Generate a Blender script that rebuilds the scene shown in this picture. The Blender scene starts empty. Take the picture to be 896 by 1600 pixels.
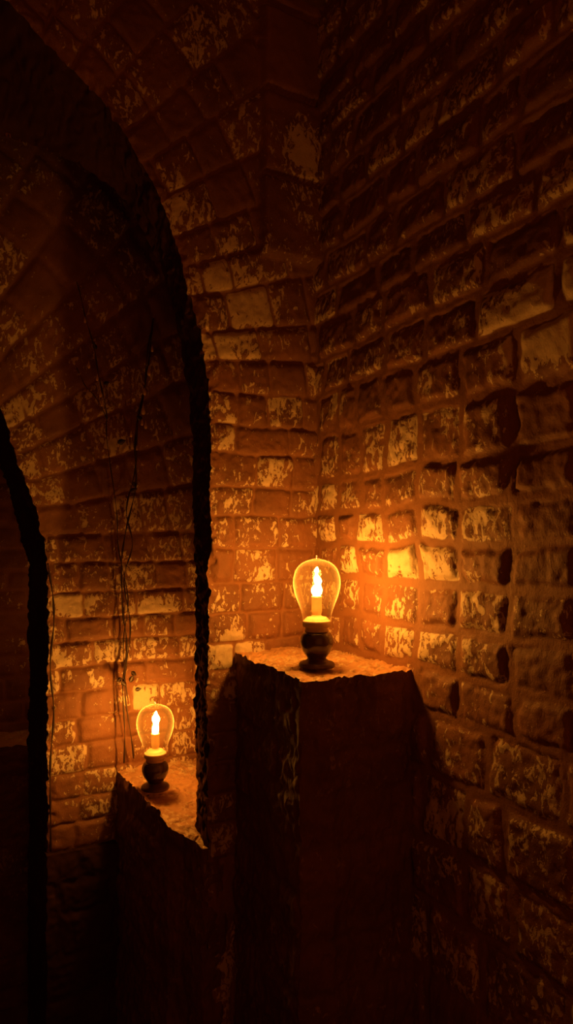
import bpy, math, random
import numpy as np

# ------------------------------------------------------------------ camera, world, exposure
F = 1100.0; HY = 850.0
YAW = math.atan2(618.0, F)
CA, SA = math.cos(YAW), math.sin(YAW)
E = 2.45                                   # eye height above the lower floor
S = bpy.context.scene
cd = bpy.data.cameras.new('camera'); cam = bpy.data.objects.new('camera', cd)
S.collection.objects.link(cam); S.camera = cam
cam.location = (0, 0, E); cam.rotation_euler = (math.pi/2, 0, -YAW)
cd.sensor_fit = 'VERTICAL'; cd.sensor_height = 36; cd.lens = F/1600*36
cd.shift_y = (HY-800)/1600; cd.clip_start = .02
w = bpy.data.worlds.new('world'); S.world = w; w.use_nodes = True
bg = w.node_tree.nodes['Background']; bg.inputs[0].default_value = (1, .19, .02, 1); bg.inputs[1].default_value = .27
S.view_settings.view_transform = 'Standard'; S.view_settings.look = 'None'
S.view_settings.gamma = 1; S.view_settings.use_curve_mapping = False
S.view_settings.exposure = 0.0
FLAME_POWER_1 = 490.0
FLAME_POWER_2 = 430.0
LIGHT_COL = (1.0, .37, .042)

def plight(name, loc, power, radius, col=(1, .3, .03)):
    l = bpy.data.lights.new(name, 'POINT'); l.energy = power; l.shadow_soft_size = radius; l.color = col
    o = bpy.data.objects.new(name, l); o.location = loc; S.collection.objects.link(o); return o
plight('added_bay_glow', (.98, 3.85, E-.35), 1.1, .03)         # unseen light added to brighten the third bay, behind the second pier

# ------------------------------------------------------------------ helpers
def px_dir(px):
    l = (px-448)/F
    return l*CA+SA, -l*SA+CA
def on_y(px, py, Y):                      # pixel -> X,z(rel. eye) on plane Y
    dx, dy = px_dir(px); t = Y/dy; return t*dx, (HY-py)*t/F
def on_x(px, py, X):
    dx, dy = px_dir(px); t = X/dx; return t*dy, (HY-py)*t/F

def _h(ix, iy, iz, seed):
    n = (ix*374761393 + iy*668265263 + iz*2147483647 + seed*1274126177) & 0xFFFFFFFF
    n = ((n ^ (n >> 13))*1103515245) & 0xFFFFFFFF
    n = ((n ^ (n >> 16))*2654435761) & 0xFFFFFFFF
    return ((n ^ (n >> 15)) & 0xFFFF)/65535.0
def vnoise(x, y, z, seed=0):
    x, y, z = np.broadcast_arrays(np.asarray(x, float), y, z)
    fx, fy, fz = np.floor(x), np.floor(y), np.floor(z)
    ix, iy, iz = fx.astype(np.int64), fy.astype(np.int64), fz.astype(np.int64)
    u, v, w_ = x-fx, y-fy, z-fz
    u = u*u*(3-2*u); v = v*v*(3-2*v); w_ = w_*w_*(3-2*w_)
    r = 0
    for a in (0, 1):
        for b in (0, 1):
            for c in (0, 1):
                r = r + _h(ix+a, iy+b, iz+c, seed)*(u if a else 1-u)*(v if b else 1-v)*(w_ if c else 1-w_)
    return r*2-1
def fbm(P, sc, oct=4, seed=0):
    r = 0; a = 1.0; s = sc; tot = 0
    for k in range(oct):
        r = r + a*vnoise(P[..., 0]*s+7.3*k, P[..., 1]*s+3.1*k, P[..., 2]*s+1.7*k, seed+k); tot += a
        a *= .5; s *= 2.03
    return r/tot
def sst(x, a, b):
    t = np.clip((x-a)/(b-a), 0, 1); return t*t*(3-2*t)

def stones(a, b, rows, cols, seed=0, joint=.010, warp=.010):
    """a = along the course, b = across courses. returns edge distance, random 1, random 2, local u, local v"""
    Q = np.stack([a, b, np.zeros_like(a)], -1)
    a = a + warp*fbm(Q, 7, 3, seed+11) + .35*warp*fbm(Q, 30, 2, seed+15)
    b = b + warp*.8*fbm(Q, 5, 3, seed+23) + .3*warp*fbm(Q, 30, 2, seed+19)
    rows = np.asarray(rows)
    i = np.clip(np.searchsorted(rows, b)-1, 0, len(rows)-2)
    db = np.minimum(b-rows[i], rows[i+1]-b)
    da = np.zeros_like(a); r1 = np.zeros_like(a); r2 = np.zeros_like(a); lu = np.zeros_like(a)
    for k in range(len(rows)-1):
        m = i == k
        if not m.any(): continue
        c = np.asarray(cols(k, rows[k])); j = np.clip(np.searchsorted(c, a[m])-1, 0, len(c)-2)
        da[m] = np.minimum(a[m]-c[j], c[j+1]-a[m]); lu[m] = (a[m]-c[j])/(c[j+1]-c[j])-.5
        kk = np.full(j.shape, k, np.int64)
        r1[m] = _h(j, kk, kk*0, seed+101); r2[m] = _h(j, kk, kk*0, seed+202)
    lv = (b-rows[i])/(rows[i+1]-rows[i])-.5
    rc = .012
    d = np.minimum(da, db)
    # rounded corners
    ddx = np.maximum(rc*1.6-da, 0); ddy = np.maximum(rc*1.6-db, 0)
    d = np.where((ddx > 0) & (ddy > 0), rc*1.6-np.sqrt(ddx**2+ddy**2), d)
    return d-joint, r1, r2, lu, lv
def rand_cols(lo, hi, x0, x1, seed):
    def f(k, z):
        rr = random.Random(seed*1000+k); c = [x0-rr.random()*lo]
        while c[-1] < x1: c.append(c[-1]+rr.uniform(lo, hi))
        return c
    return f
def rand_rows(lo, hi, z0, z1, seed):
    rr = random.Random(seed); c = [z0]
    while c[-1] < z1: c.append(c[-1]+rr.uniform(lo, hi))
    return c

def relief(P, a, b, rows, cols, seed, amp=.016, joint=.010, rough=1.0, warp=.010, tilt=1.0, groove=0):
    """displacement in metres, stone mask 0..1, pale 0..1"""
    d, r1, r2, lu, lv = stones(a, b, rows, cols, seed, joint, warp)
    m = sst(d, -.004, .006)
    body = sst(d, -.004, .022)
    chip = fbm(P, 38, 4, seed+5); big = fbm(P, 12, 3, seed+6)
    ridge = 1-np.abs(fbm(P, 26, 3, seed+8))*2
    h = body*amp*(.45+.9*r1) + m*tilt*((r2-.5)*lu*.016 + (r1-.5)*lv*.018)
    h = h + m*rough*(.0060*chip + .0050*big - .0030*ridge) + (1-m)*.0030*fbm(P, 30, 3, seed+9)
    h = h - groove*(1-m)
    h = h + .010*tilt*fbm(P, 2.2, 2, seed+3)
    return h, m, r2

MESHES = []
def grid_mesh(name, grids, mat, parent=None, kind=None):
    """grids: list of (P[n,m,3], mask[n,m], pale[n,m], flip); one mesh object"""
    V = []; Fc = []; A = []; B = []; off = 0
    for P, mk, pl, flip in grids:
        n, m = P.shape[:2]
        idx = off+np.arange(n*m).reshape(n, m)
        q = np.stack([idx[:-1, :-1], idx[1:, :-1], idx[1:, 1:], idx[:-1, 1:]], -1).reshape(-1, 4)
        if flip: q = q[:, ::-1]
        V.append(P.reshape(-1, 3)); Fc.append(q); A.append(np.broadcast_to(mk, (n, m)).reshape(-1)); B.append(np.broadcast_to(pl, (n, m)).reshape(-1))
        off += n*m
    V = np.concatenate(V); Fc = np.concatenate(Fc); A = np.concatenate(A); B = np.concatenate(B)
    me = bpy.data.meshes.new(name)
    me.vertices.add(len(V)); me.vertices.foreach_set('co', V.astype(np.float32).ravel())
    me.loops.add(len(Fc)*4); me.loops.foreach_set('vertex_index', Fc.astype(np.int32).ravel())
    me.polygons.add(len(Fc)); me.polygons.foreach_set('loop_start', (np.arange(len(Fc))*4).astype(np.int32))
    me.polygons.foreach_set('loop_total', np.full(len(Fc), 4, np.int32))
    me.update(calc_edges=True); me.validate()
    for nm, arr in (('stone', A), ('pale', B)):
        at = me.attributes.new(nm, 'FLOAT', 'POINT'); at.data.foreach_set('value', np.ascontiguousarray(arr, dtype=np.float32))
    me.polygons.foreach_set('use_smooth', np.ones(len(Fc), bool))
    me.materials.append(mat)
    o = bpy.data.objects.new(name, me); S.collection.objects.link(o)
    if parent: o.parent = parent
    if kind: o['kind'] = kind
    return o
def tag(o, label, cat=None, group=None, kind=None):
    o['label'] = label
    if cat: o['category'] = cat
    if group: o['group'] = group
    if kind: o['kind'] = kind
    return o
def steps(segs):
    out = []
    for a, b, st in segs:
        n = max(1, int(round(abs(b-a)/st)))
        out += list(np.linspace(a, b, n, endpoint=False))
    out.append(segs[-1][1]); return np.array(out)
def jit(P, amp=.010, seed=50):            # shared vector wobble, so that grids meet at their seams
    return P + amp*np.stack([fbm(P, 9, 3, seed), fbm(P, 9, 3, seed+10), fbm(P, 9, 3, seed+20)], -1) \
             + amp*.7*np.stack([fbm(P, 45, 2, seed+30), fbm(P, 45, 2, seed+40), fbm(P, 45, 2, seed+60)], -1)
def blobs(a, b, lst):
    r = np.zeros_like(a)
    for (x, z, ra, rb, k) in lst:
        r = np.maximum(r, k*np.exp(-(((a-x)/ra)**2+((b-z)/rb)**2))) if k > 0 else r+k*np.exp(-(((a-x)/ra)**2+((b-z)/rb)**2))
    return r

# ------------------------------------------------------------------ materials
def nmat(name):
    m = bpy.data.materials.new(name); m.use_nodes = True; nt = m.node_tree
    return m, nt, nt.nodes['Principled BSDF'], nt.nodes.new, nt.links.new
def stone_mat(name, mortar, dark, pale, rough=.62, spec=.35, bump=.6):
    m, nt, P, N, L = nmat(name)
    geo = N('ShaderNodeNewGeometry')
    st = N('ShaderNodeAttribute'); st.attribute_name = 'stone'
    pa = N('ShaderNodeAttribute'); pa.attribute_name = 'pale'
    def noise(sc, det, rg, dist=0, stretch=None):
        n = N('ShaderNodeTexNoise'); n.inputs['Scale'].default_value = sc; n.inputs['Detail'].default_value = det
        n.inputs['Roughness'].default_value = rg; n.inputs['Distortion'].default_value = dist
        if stretch:
            mp = N('ShaderNodeMapping'); mp.inputs['Scale'].default_value = stretch; mp.inputs['Rotation'].default_value = (.5, .4, .2)
            L(geo.outputs['Position'], mp.inputs['Vector']); L(mp.outputs[0], n.inputs['Vector'])
        else: L(geo.outputs['Position'], n.inputs['Vector'])
        return n.outputs['Fac']
    def mth(op, a, b, clamp=False):
        n = N('ShaderNodeMath'); n.operation = op; n.use_clamp = clamp
        for i, v in enumerate((a, b)):
            if isinstance(v, (int, float)): n.inputs[i].default_value = v
            else: L(v, n.inputs[i])
        return n.outputs[0]
    def mr(v, a, b, c=0, d=1, smooth=True):
        n = N('ShaderNodeMapRange'); n.interpolation_type = 'SMOOTHSTEP' if smooth else 'LINEAR'
        L(v, n.inputs[0]); n.inputs[1].default_value = a; n.inputs[2].default_value = b; n.inputs[3].default_value = c; n.inputs[4].default_value = d
        return n.outputs[0]
    def mix(f, a, b):
        n = N('ShaderNodeMix'); n.data_type = 'RGBA'
        L(f, n.inputs[0])
        for i, v in ((6, a), (7, b)):
            if isinstance(v, tuple): n.inputs[i].default_value = (*v, 1)
            else: L(v, n.inputs[i])
        return n.outputs[2]
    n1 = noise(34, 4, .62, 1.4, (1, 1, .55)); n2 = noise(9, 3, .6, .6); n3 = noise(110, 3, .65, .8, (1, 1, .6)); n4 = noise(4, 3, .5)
    # pale crust, plus painted light and shade zones: flecks whose cover grows with the 'pale' attribute
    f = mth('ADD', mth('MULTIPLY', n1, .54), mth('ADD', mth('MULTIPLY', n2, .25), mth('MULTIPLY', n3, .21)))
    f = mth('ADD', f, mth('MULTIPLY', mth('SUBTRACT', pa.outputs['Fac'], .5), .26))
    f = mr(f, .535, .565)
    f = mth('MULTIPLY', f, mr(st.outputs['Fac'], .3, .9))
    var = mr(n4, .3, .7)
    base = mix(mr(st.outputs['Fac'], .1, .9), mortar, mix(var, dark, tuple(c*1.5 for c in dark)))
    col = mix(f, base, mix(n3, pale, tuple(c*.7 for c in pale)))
    L(col, P.inputs['Base Color'])
    L(mr(f, 0, 1, rough, rough-.17), P.inputs['Roughness'])
    P.inputs['Specular IOR Level'].default_value = spec
    hgt = mth('ADD', mth('MULTIPLY', f, .35), mth('ADD', mth('MULTIPLY', n3, .7), mth('MULTIPLY', noise(260, 3, .6), .25)))
    b = N('ShaderNodeBump'); b.inputs['Strength'].default_value = bump; b.inputs['Distance'].default_value = .006
    L(hgt, b.inputs['Height']); L(b.outputs[0], P.inputs['Normal'])
    return m
M_WALL = stone_mat('old_stone', (.27, .125, .06), (.19, .085, .042), (.78, .63, .44))
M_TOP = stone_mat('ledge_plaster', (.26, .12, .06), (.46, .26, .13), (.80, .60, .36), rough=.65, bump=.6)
M_DARK = stone_mat('unlit_stone', (.16, .07, .035), (.13, .055, .025), (.34, .20, .11), rough=.7, spec=.25)  # unlit variant of the stone, shade put into its darker colour

M_SHADE = stone_mat('shade_dark_stone', (.06, .026, .013), (.05, .022, .011), (.10, .05, .026), rough=1.0, spec=0, bump=.1)  # shade of arch undersides and rear wall foot put into the colour

def simple(name, col, rough=.5, metal=0, spec=.5, noise_amt=.25, scale=60, bump=.1, coat=0, sss=0, emit=None):
    m, nt, P, N, L = nmat(name)
    tc = N('ShaderNodeTexCoord'); n = N('ShaderNodeTexNoise'); n.inputs['Scale'].default_value = scale; n.inputs['Detail'].default_value = 4
    L(tc.outputs['Object'], n.inputs['Vector'])
    r = N('ShaderNodeValToRGB'); r.color_ramp.elements[0].color = (*[c*(1-noise_amt) for c in col], 1); r.color_ramp.elements[1].color = (*[min(1, c*(1+noise_amt)) for c in col], 1)
    L(n.outputs['Fac'], r.inputs[0]); L(r.outputs[0], P.inputs['Base Color'])
    P.inputs['Roughness'].default_value = rough; P.inputs['Metallic'].default_value = metal; P.inputs['Specular IOR Level'].default_value = spec
    P.inputs['Coat Weight'].default_value = coat; P.inputs['Coat Roughness'].default_value = .08
    if sss: P.inputs['Subsurface Weight'].default_value = sss; P.inputs['Subsurface Radius'].default_value = (.02, .01, .004)
    b = N('ShaderNodeBump'); b.inputs['Strength'].default_value = bump; b.inputs['Distance'].default_value = .002
    L(n.outputs['Fac'], b.inputs['Height']); L(b.outputs[0], P.inputs['Normal'])
    return m
M_CERAMIC = simple('dark_glazed_ceramic', (.05, .02, .012), .25, coat=.6, scale=25, noise_amt=.5)
M_FOOT = simple('dark_foot', (.07, .028, .016), .38, scale=25)
M_CREAM = simple('cream_ceramic', (.66, .48, .28), .45, scale=30, noise_amt=.08)
M_WAX = simple('ivory_wax', (.55, .36, .17), .5, scale=20, noise_amt=.06, sss=.3)
M_VINE = simple('dry_stem', (.035, .016, .009), .6, scale=90)
M_LEAF = simple('dry_leaf', (.028, .014, .008), .5, scale=70)
def glass_mat(name, tint=(1, .93, .8), rim=.55):
    m = bpy.data.materials.new(name); m.use_nodes = True; nt = m.node_tree; nt.nodes.clear(); N = nt.nodes.new; L = nt.links.new
    out = N('ShaderNodeOutputMaterial'); tr = N('ShaderNodeBsdfTransparent'); tr.inputs[0].default_value = (*tint, 1)
    gl = N('ShaderNodeBsdfGlossy'); gl.inputs['Roughness'].default_value = .03
    di = N('ShaderNodeBsdfTranslucent'); di.inputs[0].default_value = (.9, .8, .6, 1)
    df = N('ShaderNodeBsdfDiffuse'); df.inputs[0].default_value = (.9, .8, .6, 1)
    fr = N('ShaderNodeFresnel'); fr.inputs[0].default_value = 1.45
    lw = N('ShaderNodeLayerWeight'); lw.inputs[0].default_value = .5
    pw = N('ShaderNodeMath'); pw.operation = 'POWER'; L(lw.outputs['Facing'], pw.inputs[0]); pw.inputs[1].default_value = 5.0
    tc = N('ShaderNodeTexCoord'); n = N('ShaderNodeTexNoise'); n.inputs['Scale'].default_value = 45; n.inputs['Detail'].default_value = 3; n.inputs['Distortion'].default_value = 1.2
    L(tc.outputs['Object'], n.inputs['Vector'])
    b = N('ShaderNodeBump'); b.inputs['Strength'].default_value = .25; b.inputs['Distance'].default_value = .002; L(n.outputs['Fac'], b.inputs['Height']); L(b.outputs[0], gl.inputs['Normal'])
    haze = N('ShaderNodeMixShader'); haze.inputs[0].default_value = .5; L(di.outputs[0], haze.inputs[1]); L(df.outputs[0], haze.inputs[2])
    mm = N('ShaderNodeMath'); mm.operation = 'MULTIPLY_ADD'; L(pw.outputs[0], mm.inputs[0]); mm.inputs[1].default_value = rim*.5; mm.inputs[2].default_value = .008
    s1 = N('ShaderNodeMixShader'); L(mm.outputs[0], s1.inputs[0]); L(tr.outputs[0], s1.inputs[1]); L(haze.outputs[0], s1.inputs[2])
    s2 = N('ShaderNodeMixShader'); fm = N('ShaderNodeMath'); fm.operation = 'MULTIPLY'; L(fr.outputs[0], fm.inputs[0]); fm.inputs[1].default_value = .4; L(fm.outputs[0], s2.inputs[0]); L(s1.outputs[0], s2.inputs[1]); L(gl.outputs[0], s2.inputs[2])
    L(s2.outputs[0], out.inputs[0]); return m
M_GLASS = glass_mat('lamp_glass')
M_GLINT = simple('pale_glint', (.75, .55, .32), .18, coat=.8, scale=60)  # droplets on the strands, pale so that the glints sit in the colour
def flame_mat(name, power):
    m = bpy.data.materials.new(name); m.use_nodes = True; nt = m.node_tree; nt.nodes.clear(); N = nt.nodes.new; L = nt.links.new
    out = N('ShaderNodeOutputMaterial'); em = N('ShaderNodeEmission'); em.inputs[0].default_value = (*LIGHT_COL, 1); em.inputs[1].default_value = power
    L(em.outputs[0], out.inputs[0]); return m
M_FL1 = flame_mat('flame_glow', FLAME_POWER_1); M_FL2 = flame_mat('far_flame_glow', FLAME_POWER_2)

# ------------------------------------------------------------------ the setting
XR, XL, ZT, ZB = 1.52, -1.40, 2.17, -2.45
Y1, Y1B, Y2, Y2B, Y3 = 2.46, 2.63, 3.27, 3.72, 4.30

def resample(ctrls, segs_step):
    """ctrls: list of control tuples (outer X,z, inner X,z); returns arrays by outer arclength"""
    C_ = np.array(ctrls, float)
    d = np.sqrt(((C_[1:, :2]-C_[:-1, :2])**2).sum(1)); s = np.concatenate([[0], np.cumsum(d)])
    fine = np.linspace(0, s[-1], 4000)
    R = np.stack([np.interp(fine, s, C_[:, k]) for k in range(4)], -1)
    k = np.hanning(181); k /= k.sum()
    for c in range(4):
        ext = np.concatenate([2*R[0, c]-R[90:0:-1, c], R[:, c], 2*R[-1, c]-R[-2:-92:-1, c]]); R[:, c] = np.convolve(ext, k, 'valid')
    ss = segs_step(s[-1])
    return ss, np.stack([np.interp(ss, fine, R[:, c]) for c in range(4)], -1)

def arch_wall(name, Yf, Yb, ctrls, cx, cz, seed, segs, zones, extra=None, edge_jit=.016, wall_mat=None):
    s, R = resample(ctrls, segs)
    XZ = R[:, :2]; IN = R[:, 2:]
    cxz = np.where(XZ[:, 1] > cz, cz, XZ[:, 1])
    dirx = XZ[:, 0]-cx; dirz = XZ[:, 1]-cxz
    nr = np.sqrt(dirx**2+dirz**2); dirx /= nr; dirz /= nr
    bx = np.where(dirx >= 0, XR+.03, XL-.03)
    tx = np.where(np.abs(dirx) > 1e-4, (bx-XZ[:, 0])/np.where(np.abs(dirx) > 1e-4, dirx, 1), 99)
    tz = np.where(dirz > 1e-4, (ZT+.03-XZ[:, 1])/np.where(dirz > 1e-4, dirz, 1), 99)
    T = np.minimum(tx, tz)
    q = np.linspace(0, 1, 100)
    r = q[None, :]*T[:, None]
    X = XZ[:, 0, None]+dirx[:, None]*r; Z = XZ[:, 1, None]+dirz[:, None]*r
    P = np.stack([X, np.full_like(X, Yf), Z], -1)
    rows = rand_rows(.105, .135, 0, s[-1]+.2, seed)
    SS = np.broadcast_to(s[:, None], X.shape)
    h, m, r2 = relief(P, np.where(X > cx, X, -X)*0+r, SS, rows, rand_cols(.12, .26, 0, 3.2, seed), seed, amp=.008, joint=.004, rough=.85, warp=.010, tilt=.8, groove=.008)
    if extra is not None: h, m, r2 = extra(P, X, Z, h, m, r2)
    fade = sst(r, 0, .035)
    ej = (1-sst(r, 0, .06))[..., None]
    Pj = P+(jit(P, edge_jit)-P)*(.12+.88*ej)
    Pj[..., 1] -= h*fade
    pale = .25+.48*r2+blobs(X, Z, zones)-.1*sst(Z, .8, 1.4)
    g = [(Pj, m, np.clip(pale, 0, 1.4), False)]
    # soffit / jamb
    n2 = 30; t = np.linspace(0, 1, n2)
    SX = XZ[:, 0, None]*(1-t)+IN[:, 0, None]*t; SZ = XZ[:, 1, None]*(1-t)+IN[:, 1, None]*t; SY = np.broadcast_to(Yf+(Yb-Yf)*t, SX.shape)
    PS = np.stack([SX, SY, SZ], -1)
    hs, ms, rs = relief(PS, np.broadcast_to(t*(Yb-Yf), SX.shape)+.1, np.broadcast_to(s[:, None], SX.shape), rows, rand_cols(.2, .5, 0, 1.2, seed+3), seed+1, amp=.004, rough=.4)
    fd = sst(t, 0, .25)[None, :]*sst(1-t, 0, .2)[None, :]
    nx = -dirx[:, None]; nz = -dirz[:, None]
    PSj = jit(PS, edge_jit); PSj[..., 0] += nx*hs*fd; PSj[..., 2] += nz*hs*fd
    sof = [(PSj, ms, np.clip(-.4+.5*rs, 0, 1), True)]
    # back face
    q2 = np.linspace(0, 1, 14); BX = IN[:, 0, None]+(XZ[:, 0, None]+dirx[:, None]*T[:, None]-IN[:, 0, None])*q2; BZ = IN[:, 1, None]+(XZ[:, 1, None]+dirz[:, None]*T[:, None]-IN[:, 1, None])*q2
    PB = jit(np.stack([BX, np.full_like(BX, Yb), BZ], -1), edge_jit)
    g.append((PB, 1.0, .3, True))
    for G in g+sof: G[0][..., 2] += E
    o = grid_mesh(name, g, wall_mat or M_WALL, kind='structure')
    grid_mesh('arch_soffit', sof, M_SHADE, parent=o)  # soffit and jamb shade comes from the dark material
    return o

# middle wall with the near arch
def O(px, py): return on_y(px, py, Y1)
def I(px, py): return on_y(px, py, Y1B)
c1 = [(1.04, ZB, 1.065, ZB), (1.04, -.5, 1.06, -.5)]
for o_, i_ in [((329, 900), (306, 900)), ((330, 650), (300, 650)), ((322, 560), (292, 575)), ((304, 495), (280, 510)), ((288, 420), (268, 465)), ((268, 350), (255, 425)),
               ((243, 290), (236, 385)), ((215, 240), (215, 335)), ((185, 195), (180, 292)), ((145, 140), (135, 262)), ((100, 95), (80, 236)), ((50, 45), (30, 220)), ((20, 12), (0, 212))]:
    c1.append((*O(*o_), *I(*i_)))
AX = -.116
c1 += [(.12, 1.90, .12, 1.44), (AX, 1.95, AX, 1.45)]
c1 += [(2*AX-a, b, 2*AX-c, d) for a, b, c, d in reversed(c1[:-1])]
def segs1(L): return steps([(0, 1.2, .03), (1.2, 5.2, .006), (5.2, L, .03)])
Z1 = [(*O(385, 480), .17, .17, .6), (*O(340, 520), .10, .12, .5), (*O(470, 250), .1, .14, .75), (*O(365, 1010), .06, .07, 1.0), (*O(400, 800), .2, .3, -.14), (*O(260, 290), .07, .07, .4), (*O(200, 160), .1, .08, .4)]  # pale stones; brightly lit area also painted paler, area by the lamp duller
def pil(P, X, Z, h, m, r2):              # the plain upright blocks over the springing, next to the corner
    k = sst(X, 1.255, 1.27)*sst(Z, 1.12, 1.15)
    d = np.minimum(X-1.255, 9); zz = (Z-1.12) % .33; dz = np.minimum(zz, .33-zz)
    mm = sst(np.minimum(d, dz), .002, .012)
    hh = .035*sst(np.minimum(d, dz), -.002, .02)+.004*fbm(P, 30, 3, 77)+.01
    idx = np.floor((Z-1.12)/.33)
    rr = np.where(idx == 0, .5, np.where(idx == 1, .35, -.3))
    return h*(1-k)+hh*k, m*(1-k)+mm*k, r2*(1-k)+rr*k
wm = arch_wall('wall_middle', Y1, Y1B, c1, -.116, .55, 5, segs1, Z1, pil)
tag(wm, 'nearer stone wall pierced by the large round arch, bright stones beside the taller ledge', kind='structure')

# rear wall with the second arch
def O2(px, py): return on_y(px, py, Y2)
c2 = [(.607, ZB, .600, ZB)]
for o_ in [(75, 1100), (75, 880), (62, 820), (48, 775), (30, 720), (12, 670), (0, 635)]:
    x, z = O2(*o_); c2.append((x, z, x-.008, z-.01))
c2 += [(.24, .80, .23, .79), (0, .95, 0, .94), (-.25, 1.01, -.25, 1.0)]
c2 += [(-.5-a, b, -.5-c, d) for a, b, c, d in reversed(c2[:-1])]
def segs2(L): return steps([(0, .7, .03), (.7, 4.0, .007), (4.0, L, .04)])
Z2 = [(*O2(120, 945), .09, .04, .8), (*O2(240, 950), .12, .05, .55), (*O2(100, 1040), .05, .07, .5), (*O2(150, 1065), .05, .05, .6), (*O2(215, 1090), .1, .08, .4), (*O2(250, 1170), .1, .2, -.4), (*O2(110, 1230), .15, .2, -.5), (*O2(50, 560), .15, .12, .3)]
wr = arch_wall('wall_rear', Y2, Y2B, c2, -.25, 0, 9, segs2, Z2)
tag(wr, 'farther stone wall seen through the near arch, with a lower second arch at its left', kind='structure')

def plane_wall(name, axis, c, us, zs, rows, cols, seed, sign, zones=(), amp=.018, joint=.01, warp=.01, mat=None, post=None, flip=False, pbase=(.30, .45)):
    U, Z = np.meshgrid(us, zs, indexing='ij')
    P = np.stack([np.full_like(U, c), U, Z], -1) if axis == 'x' else np.stack([U, np.full_like(U, c), Z], -1)
    h, m, r2 = relief(P, U, Z, rows, cols, seed, amp, joint, warp=warp, rough=1.1)
    pale = pbase[0]+pbase[1]*r2+blobs(U, Z, zones)
    if post: h, m, pale = post(P, U, Z, h, m, pale)
    P[..., 0 if axis == 'x' else 1] += sign*h
    P[..., 2] += E
    return grid_mesh(name, [(P, m, np.clip(pale, 0, 1.4), flip)], mat or M_WALL, kind='structure')

# right wall
rrw = [-2.6, -2.3, -2.05, -1.82, -1.6, -1.38, -1.16, -.95, -.74, -.55, -.40, -.27, -.13, 0., .127, .26, .44, .60, .745, .89]
while rrw[-1] < 2.4: rrw.append(rrw[-1]+random.Random(int(rrw[-1]*100)).uniform(.125, .16))
def rcols(k, z):
    rr = random.Random(k*7+3)
    if -.6 < z < .6:
        return [-1.6, -1.3, -1., -.7, -.4, -.1, .2, .5, .76]+[y+rr.uniform(-.015, .015) for y in (.98, 1.2, 1.41, 1.62, 1.82, 2.0, 2.15, 2.29, 2.43)]+[2.7, 3., 3.3, 3.6, 3.9, 4.2, 4.6]
    c = [-1.6]
    while c[-1] < 4.4: c.append(c[-1]+rr.uniform(.15, .30))
    return c
def RX(px, py): return on_x(px, py, XR)
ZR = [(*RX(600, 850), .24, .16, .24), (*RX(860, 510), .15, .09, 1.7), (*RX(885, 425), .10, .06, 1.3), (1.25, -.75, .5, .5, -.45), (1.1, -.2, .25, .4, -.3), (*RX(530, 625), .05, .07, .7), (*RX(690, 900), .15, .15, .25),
      (*RX(620, 975), .12, .09, .3), (*RX(640, 1020), .12, .05, .3), (*RX(560, 560), .1, .2, -.2), (*RX(860, 700), .14, .3, -.7), (*RX(860, 1100), .2, .2, -.25)]  # pale patches; negative zones paint ledge shadow and dark hollow into the tone
def rpost(P, Y, Z, h, m, pale):
    ii = np.clip(np.searchsorted(rrw, Z)-1, 0, len(rrw)-2); ra = np.array(rrw); lv = (Z-ra[ii])/(ra[ii+1]-ra[ii])-.5
    h = h-m*lv*.022*sst(Z, .25, .9)
    y0, z0 = RX(850, 640)
    k = sst(1-np.sqrt(((Y-y0)/.24)**2+((Z-z0)/.27)**2)+.12*fbm(P, 6, 3, 7), 0, .75)
    h = h-.035*k
    return h, m, pale
us = steps([(4.4, 2.55, .05), (2.55, .98, .006), (.98, -1.5, .05)])
zs = steps([(ZB-.02, -1.35, .04), (-1.35, 2.2, .0065)])
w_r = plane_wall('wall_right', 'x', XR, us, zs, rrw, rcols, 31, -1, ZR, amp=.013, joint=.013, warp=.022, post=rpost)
tag(w_r, 'long rough stone wall running down the right side of the picture', kind='structure')
# left, end wall, ceiling and floors
plane_wall('wall_left', 'x', XL, steps([(-1.5, 4.4, .04)]), steps([(ZB-.02, ZT+.03, .04)]), rand_rows(.12, .2, ZB-.2, ZT+.2, 4), rand_cols(.2, .35, -1.8, 4.6, 8), 41, 1)
we = plane_wall('wall_end', 'y', Y3, steps([(XR+.05, XL-.05, .015)]), steps([(ZB-.02, ZT+.03, .015)]), rand_rows(.11, .14, ZB-.2, ZT+.2, 14), rand_cols(.12, .28, -1.8, 2, 18), 43, -1, pbase=(.1, .4))
tag(we, 'dim stone wall at the far left edge, beyond the second arch', kind='structure')

def flat(name, z, x0, x1, y0, y1, seed, sign, st=.03, mat=None):
    U, V = np.meshgrid(steps([(x0, x1, st)]), steps([(y0, y1, st)]), indexing='ij')
    P = np.stack([U, V, np.full_like(U, z)], -1)
    h, m, r2 = relief(P, U, V, rand_rows(.25, .4, y0-.3, y1+.3, seed), rand_cols(.3, .5, x0-.3, x1+.3, seed), seed, .012, .008)
    P[..., 2] += sign*h+E
    return grid_mesh(name, [(P, m, .2+.3*r2, False)], mat or M_DARK, kind='structure')
flat('ceiling', ZT, XL-.05, XR+.05, -1.5, 4.4, 61, -1)
flat('floor', ZB, XL-.05, XR+.05, -1.5, 4.4, 63, 1)

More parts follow.
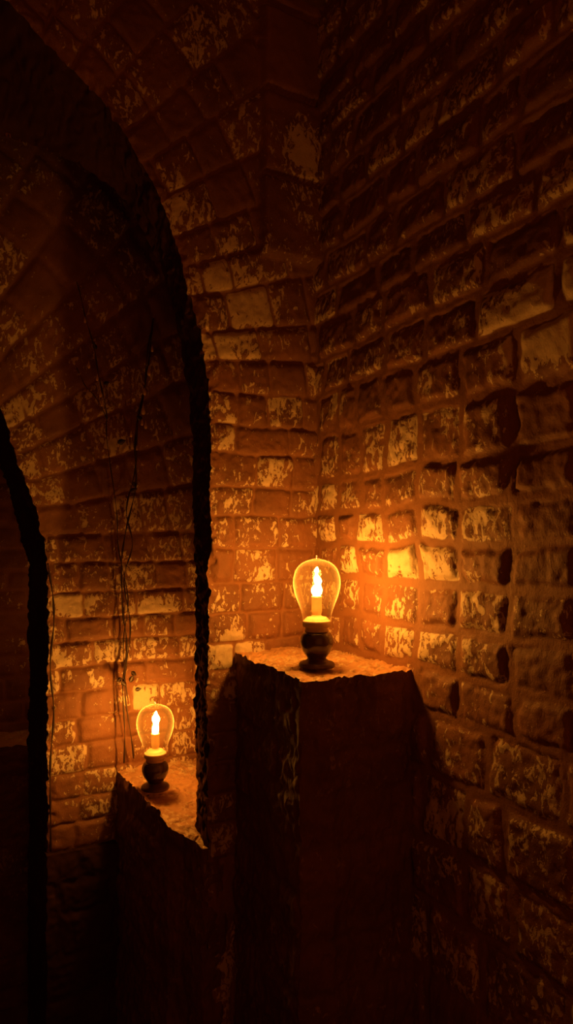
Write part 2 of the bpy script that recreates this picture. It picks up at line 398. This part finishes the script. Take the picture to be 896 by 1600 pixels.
# steps behind the viewpoint leading down to the floor
def bevel_box(name, x0, x1, y0, y1, z0, z1, mat):
    def g(a, b, c, nu, nv):
        u = np.linspace(0, 1, nu)[:, None, None]; v = np.linspace(0, 1, nv)[None, :, None]
        return np.array(a)+u*(np.array(b)-np.array(a))+v*(np.array(c)-np.array(a))
    G = [g((x0, y0, z1), (x1, y0, z1), (x0, y1, z1), 60, 16), g((x0, y1, z0), (x1, y1, z0), (x0, y1, z1), 60, 12)]
    return grid_mesh(name, [(jit(p, .008), 1., .1, False) for p in G], mat, kind='structure')
for k, yy in enumerate((.7, .42, .14, -.14, -.42)):
    zt = .17*(k+1)
    bevel_box('trim_%d' % (k+1), XL-.02, XR+.02, -1.5 if k == 4 else yy-.28, yy, 0, zt, M_DARK)

def shade_course():  # added dark course, stands in for the shadow below the lower ledge
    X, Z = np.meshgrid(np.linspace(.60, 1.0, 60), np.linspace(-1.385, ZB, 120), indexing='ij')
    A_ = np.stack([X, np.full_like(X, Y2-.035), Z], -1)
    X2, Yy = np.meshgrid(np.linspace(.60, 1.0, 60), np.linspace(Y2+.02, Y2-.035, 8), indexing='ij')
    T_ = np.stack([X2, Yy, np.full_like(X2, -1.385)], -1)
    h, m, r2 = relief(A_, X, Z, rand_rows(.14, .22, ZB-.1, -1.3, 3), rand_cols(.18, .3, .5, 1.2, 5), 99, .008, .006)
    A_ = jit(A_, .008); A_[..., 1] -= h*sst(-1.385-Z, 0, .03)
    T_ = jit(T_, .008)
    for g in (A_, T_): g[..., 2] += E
    return grid_mesh('trim_6', [(A_, m, 0.*m, False), (T_, 1., 0., False)], M_SHADE, kind='structure')
tag(shade_course(), 'added dark course standing in for the shadow at the bottom of the farther wall', kind='structure')
# ------------------------------------------------------------------ ledges
def lin(a, b, n): return np.linspace(a, b, n)
def ledge(name, poly_top, zb, seed, label, nseg, face_rows=(.14, .22), top_zones=()):
    """poly_top: 2 rows of control points: back row and front row (X,Y,z), lofted; front row and left edge drop to the floor"""
    back, front = poly_top
    def rs(pts, n):
        pts = np.array(pts, float); d = np.sqrt(((pts[1:]-pts[:-1])**2).sum(1)); s = np.concatenate([[0], np.cumsum(d)]); q = np.linspace(0, s[-1], n)
        return np.stack([np.interp(q, s, pts[:, k]) for k in range(3)], -1)
    nu, nv = nseg
    Bk, Fr = rs(back, nu), rs(front, nu)
    v = np.linspace(0, 1, nv)
    T = Bk[:, None]*(1-v)[None, :, None]+Fr[:, None]*v[None, :, None]
    ph = fbm(T, 14, 4, seed); crack = np.abs(fbm(T*np.array([1, 2.2, 1]), 7, 3, seed+2))
    edge = sst(v, 1, .9)[None, :]
    Tj = jit(T, .012, seed+50)
    Tj[..., 2] += edge*(.006*ph-.010*(1-sst(crack, 0, .05)))
    g = [(Tj, 1-.8*(1-sst(crack, 0, .03)), .55+.3*fbm(T, 4, 2, seed+5), True)]
    for edgeP, flip, nrm in ((T[:, -1], True, 1), (T[0, :], False, 0)):
        dz = edgeP[:, 2].max()-zb; nz = int(dz/.012); k = np.linspace(0, 1, nz)
        Fc = np.repeat(edgeP[:, None], nz, 1).copy(); Fc[..., 2] = edgeP[:, None, 2]*(1-k)+zb*k
        along = edgeP[:, 0]*0+np.concatenate([[0], np.cumsum(np.sqrt(((edgeP[1:, :2]-edgeP[:-1, :2])**2).sum(1)))])
        h, m, r2 = relief(Fc, np.broadcast_to(along[:, None], Fc.shape[:2]), Fc[..., 2], rand_rows(*face_rows, zb-.1, 1, seed), rand_cols(.18, .4, 0, 2, seed+7), seed+9, .010, .007)
        Fj = jit(Fc, .012, seed+50)
        fd = sst(k, 0, .03)[None, :]*sst(along, 0, .03)[:, None]*sst(along[-1]-along, 0, .03)[:, None]
        if nrm: Fj[..., 1] -= h*fd
        else: Fj[..., 0] -= h*fd
        g.append((Fj, m, .15+.4*r2, flip))
    for G in g: G[0][..., 2] += E
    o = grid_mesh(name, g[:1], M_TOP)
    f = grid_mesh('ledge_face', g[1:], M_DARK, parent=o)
    tag(o, label, 'ledge')
    return o

H1 = -.42
ledge('stone_ledge', ([(1.16, 2.47, H1), (1.53, 2.47, H1)], [(1.10, 1.87, H1), (1.2, 1.84, H1), (1.30, 1.865, H1), (1.36, 1.84, H1), (1.53, 1.84, H1)]), ZB, 71,
      'taller block of masonry with a lit rough top, in the corner against the right wall', (110, 150))
H2 = -1.06
ledge('stone_ledge', ([(.920, 3.28, H2), (1.45, 3.28, H2)], [(.935, 2.72, H2-.01), (.945, 2.64, H2-.05), (.985, 2.58, H2-.065), (1.0, 2.52, H2-.07), (1.02, 2.46, H2-.09), (1.12, 2.46, H2-.09)]), ZB, 83,
      'lower block of masonry with a crumbling sloped lit top, seen through the near arch', (90, 150))
ledge('stone_ledge', ([(.1, 4.29, -1.07), (1.5, 4.29, -1.07)], [(.1, 3.95, -1.07), (1.5, 3.95, -1.07)]), ZB, 95,
      'dim masonry shelf at the far left edge, beyond the second arch', (60, 30))

# ------------------------------------------------------------------ lathe / tube
def mesh_obj(name, V, Fc, mat, parent=None, smooth=True):
    me = bpy.data.meshes.new(name); me.from_pydata(V, [], Fc); me.update()
    me.polygons.foreach_set('use_smooth', [smooth]*len(me.polygons)); me.materials.append(mat)
    o = bpy.data.objects.new(name, me); S.collection.objects.link(o)
    if parent: o.parent = parent
    return o
def catmull(pts, n=5):
    pts = [np.array(p, float) for p in pts]; out = []
    P = [pts[0]]+pts+[pts[-1]]
    for i in range(1, len(P)-2):
        for k in range(n):
            t = k/n; p0, p1, p2, p3 = P[i-1:i+3]
            out.append(.5*((2*p1)+(-p0+p2)*t+(2*p0-5*p1+4*p2-p3)*t*t+(-p0+3*p1-3*p2+p3)*t**3))
    out.append(pts[-1]); return out
def lathe(name, prof, mat, parent, n=48, cap=(True, True), smooth=True, offs=None):
    """prof: (r,z[,ox,oy])"""
    V = []; Fc = []
    for p in prof:
        r, z = p[0], p[1]; ox, oy = (p[2], p[3]) if len(p) > 3 else (0, 0)
        for k in range(n):
            a = 2*math.pi*k/n; V.append((ox+r*math.cos(a), oy+r*math.sin(a), z))
    for i in range(len(prof)-1):
        for k in range(n):
            a, b = i*n+k, i*n+(k+1) % n; Fc.append((a, b, b+n, a+n))
    if cap[0]: Fc.append(tuple(reversed(range(n))))
    if cap[1]: Fc.append(tuple(range((len(prof)-1)*n, len(prof)*n)))
    return mesh_obj(name, V, Fc, mat, parent, smooth)
def tube(name, pts, radii, mat, parent=None, n=8, extra=None):
    V, Fc = tube_geo(pts, radii, n)
    return mesh_obj(name, V, Fc, mat, parent)
def tube_geo(pts, radii, n=8, base=0):
    pts = [np.array(p, float) for p in pts]; V = []; Fc = []
    up = np.array((.13, .9, .2))
    for i, p in enumerate(pts):
        t = pts[min(i+1, len(pts)-1)]-pts[max(i-1, 0)]; t /= np.linalg.norm(t)+1e-9
        a = np.cross(t, up); a /= np.linalg.norm(a)+1e-9; b = np.cross(t, a)
        r = radii[i] if hasattr(radii, '__len__') else radii
        for k in range(n):
            an = 2*math.pi*k/n; V.append(tuple(p+r*(math.cos(an)*a+math.sin(an)*b)))
    for i in range(len(pts)-1):
        for k in range(n):
            q, s = base+i*n+k, base+i*n+(k+1) % n; Fc.append((q, s, s+n, q+n))
    Fc.append(tuple(base+k for k in reversed(range(n)))); Fc.append(tuple(base+(len(pts)-1)*n+k for k in range(n)))
    return V, Fc

U_ = .000625
def candle_lamp(loc, flame_mat_, label, flame_pts, lean=0, rot=0, tilt=0):
    t = bpy.data.objects.new('candle_lamp', None); S.collection.objects.link(t); t.location = loc; t.rotation_euler = (tilt, 0, rot)
    t.empty_display_size = .05
    tag(t, label, 'lamp', 'glass candle lamps on the ledges')
    zz = lambda y: (800-y)*U_
    rr = lambda r: r*U_
    lathe('foot', [(rr(60), 0), (rr(92), 0), (rr(97), zz(795)), (rr(97), zz(782)), (rr(90), zz(774)), (rr(66), zz(768)), (rr(58), zz(762)), (rr(50), zz(754))], M_FOOT, t)
    lathe('vase_body', catmull([(rr(48), zz(756)), (rr(56), zz(742)), (rr(76), zz(715)), (rr(89), zz(680)), (rr(91), zz(655)), (rr(84), zz(630)), (rr(72), zz(614)), (rr(60), zz(608))], 4), M_CERAMIC, t)
    lathe('collar', [(rr(58), zz(612)), (rr(66), zz(606)), (rr(63), zz(596)), (rr(60), zz(590)), (rr(73), zz(584)), (rr(77), zz(578)), (rr(77), zz(556)), (rr(73), zz(549)), (rr(66), zz(547)), (rr(64), zz(542)), (rr(58), zz(537)), (rr(52), zz(531)), (rr(30), zz(527)), (rr(24), zz(520))], M_CREAM, t)
    lathe('candle', [(rr(23), zz(528)), (rr(24), zz(512)), (rr(27), zz(506)), (rr(28), zz(498)), (rr(28), zz(424)), (rr(26), zz(418)), (rr(20), zz(420)), (rr(8), zz(423))], M_WAX, t)
    wick = tube('wick', [(0, 0, zz(425)), (rr(1), 0, zz(412)), (rr(2), 0, zz(404))], rr(2), M_VINE, t, 6)
    fl = lathe('flame', [(rr(a), zz(b), rr(c), rr(d)) for a, b, c, d in [tuple(v) for v in catmull(flame_pts, 5)]], flame_mat_, t, 20)
    gp = catmull([(rr(73), zz(548)), (rr(76), zz(540)), (rr(82), zz(510)), (rr(95), zz(470)), (rr(114), zz(420)), (rr(127), zz(365)), (rr(126), zz(320)), (rr(110), zz(272)), (rr(82), zz(242)), (rr(48), zz(226)), (rr(20), zz(219)), (rr(9), zz(212)), (rr(7), zz(204)), (rr(1), zz(199))], 5)
    lathe('glass_globe', [(max(p[0], .0003), p[1]) for p in gp], M_GLASS, t, 64, cap=(False, True))
    return t
fp1 = [(3, 419, 0, 0), (18, 414, 0, 0), (28, 398, 0, 0), (29, 382, 0, 0), (22, 366, 2, 0), (15, 355, 6, 0), (21, 340, 6, 0), (18, 322, 2, 0), (9, 306, -1, 0), (6, 297, -2, 0), (11, 284, -1, 0), (9, 272, 0, 0), (3, 262, 2, 0)]
lp1 = (1.252, 2.02, E+H1+.006)
candle_lamp(lp1, M_FL1, 'clear glass candle lamp on a dark round vase, standing on the taller corner ledge', fp1, rot=-YAW)
fp2 = [(3, 419, 0, 0), (18, 414, 0, 0), (23, 395, 0, 0), (20, 372, 2, 0), (18, 350, 4, 0), (25, 330, 4, 0), (26, 312, 4, 0), (16, 295, 4, 0), (9, 280, 5, 0), (3, 266, 6, 0)]
lp2 = (.992, 2.92, E+H2+.006)
candle_lamp(lp2, M_FL2, 'clear glass candle lamp on a dark round vase, on the lower ledge through the arch', fp2, rot=-YAW)

# ------------------------------------------------------------------ dried vines on the rear wall
def at2(px, py, Y): x, z = on_y(px, py, Y); return (x, Y, z+E)
def vine(name, paths, leaves, drops, label, Y=3.195, seed=1):
    V = []; Fc = []
    for path, r, amp in paths:
        pts = [at2(a, b, Y-.008*math.sin(i*1.7)) for i, (a, b) in enumerate(path)]
        cr = catmull(pts, 8); rr = random.Random(seed)
        ph = rr.random()*6
        cr = [p+np.array((amp*math.sin(i*.33+ph), -.004+amp*.8*math.cos(i*.33+ph), 0)) for i, p in enumerate(cr)]
        v, f = tube_geo(cr, [r*(.8+.35*math.sin(i*.9)) for i in range(len(cr))], 7, len(V)); V += v; Fc += f; seed += 1
    t = mesh_obj(name, V, Fc, M_VINE)
    tag(t, label, 'vine', 'dried vines on the rear wall')
    for (px, py, s, a) in leaves:
        p = np.array(at2(px, py, Y-.015)); n = 9; LV = []; LF = []
        for i in range(n+1):
            u = i/n; wd = s*.32*math.sin(math.pi*u**.8); cx_ = s*(u-.1)
            for k, side in enumerate((-1, 0, 1)):
                x = cx_; y = side*wd; LV.append((p[0]+x*math.cos(a)-y*math.sin(a), p[1]+.22*abs(y)-.25*s*u*u, p[2]+x*math.sin(a)+y*math.cos(a)))
        for i in range(n):
            for k in (0, 1): q = i*3+k; LF.append((q, q+1, q+4, q+3))
        lo = mesh_obj('leaf', LV, LF, M_LEAF, t); md = lo.modifiers.new('thick', 'SOLIDIFY'); md.thickness = .0012
    for (px, py, s) in drops:
        p = at2(px, py, Y-.02); s *= 1.6
        o = lathe('glint_drop', [(max(.0002, s*a), p[2]+s*b, p[0], p[1]) for a, b in ((.0, -1.2), (.35, -1.05), (.5, -.7), (.45, -.2), (.3, .4), (.12, 1.0), (.05, 1.4))], M_GLINT, t, 14)
    return t
vine('dried_vine', [([(192, 1192), (195, 1120), (192, 1060), (197, 1000), (192, 940), (188, 880), (198, 830), (210, 765), (211, 700), (218, 640), (232, 560), (241, 498)], .0042, .005),
                    ([(206, 1185), (200, 1110), (196, 1040), (202, 970), (196, 900), (204, 850), (200, 800), (207, 745), (214, 690), (222, 630), (226, 580), (238, 520)], .0036, .008),
                    ([(200, 1090), (193, 1000), (198, 930), (186, 850), (180, 800), (170, 700), (166, 650)], .0028, .006)],
     [(205, 768, .035, .5), (212, 760, .03, 2.2), (222, 655, .035, 2.8), (185, 692, .04, .4), (204, 1065, .035, 1.2), (196, 1070, .035, 2.4), (206, 1050, .03, -.7), (190, 1060, .03, 3.6), (212, 1078, .03, .2)],
     [(224, 640, .013), (226, 612, .009), (233, 580, .012), (238, 545, .008), (228, 664, .010), (222, 660, .008), (205, 678, .008), (214, 700, .006)],
     'dark twisted vine with small leaves and pale glint droplets hanging above the farther lamp', seed=3)
vine('dried_vine', [([(166, 655), (160, 610), (150, 565), (140, 520), (130, 478), (118, 440)], .0030, .004), ([(166, 655), (148, 620), (132, 600), (118, 575)], .0022, .004)],
     [(150, 545, .03, 2.0), (163, 600, .028, .4)], [(157, 615, .009), (159, 630, .008), (133, 500, .007), (139, 570, .009), (152, 590, .008)],
     'short thin vine with pale glint droplets high on the farther wall, left of the hanging one', seed=13)
vine('dried_vine', [([(80, 1330), (77, 1260), (80, 1190), (83, 1120), (79, 1050), (84, 980), (80, 920), (76, 880)], .0048, .004)],
     [], [], 'bare dark stem running down the left edge of the farther wall beside the arch', Y=3.235, seed=23)
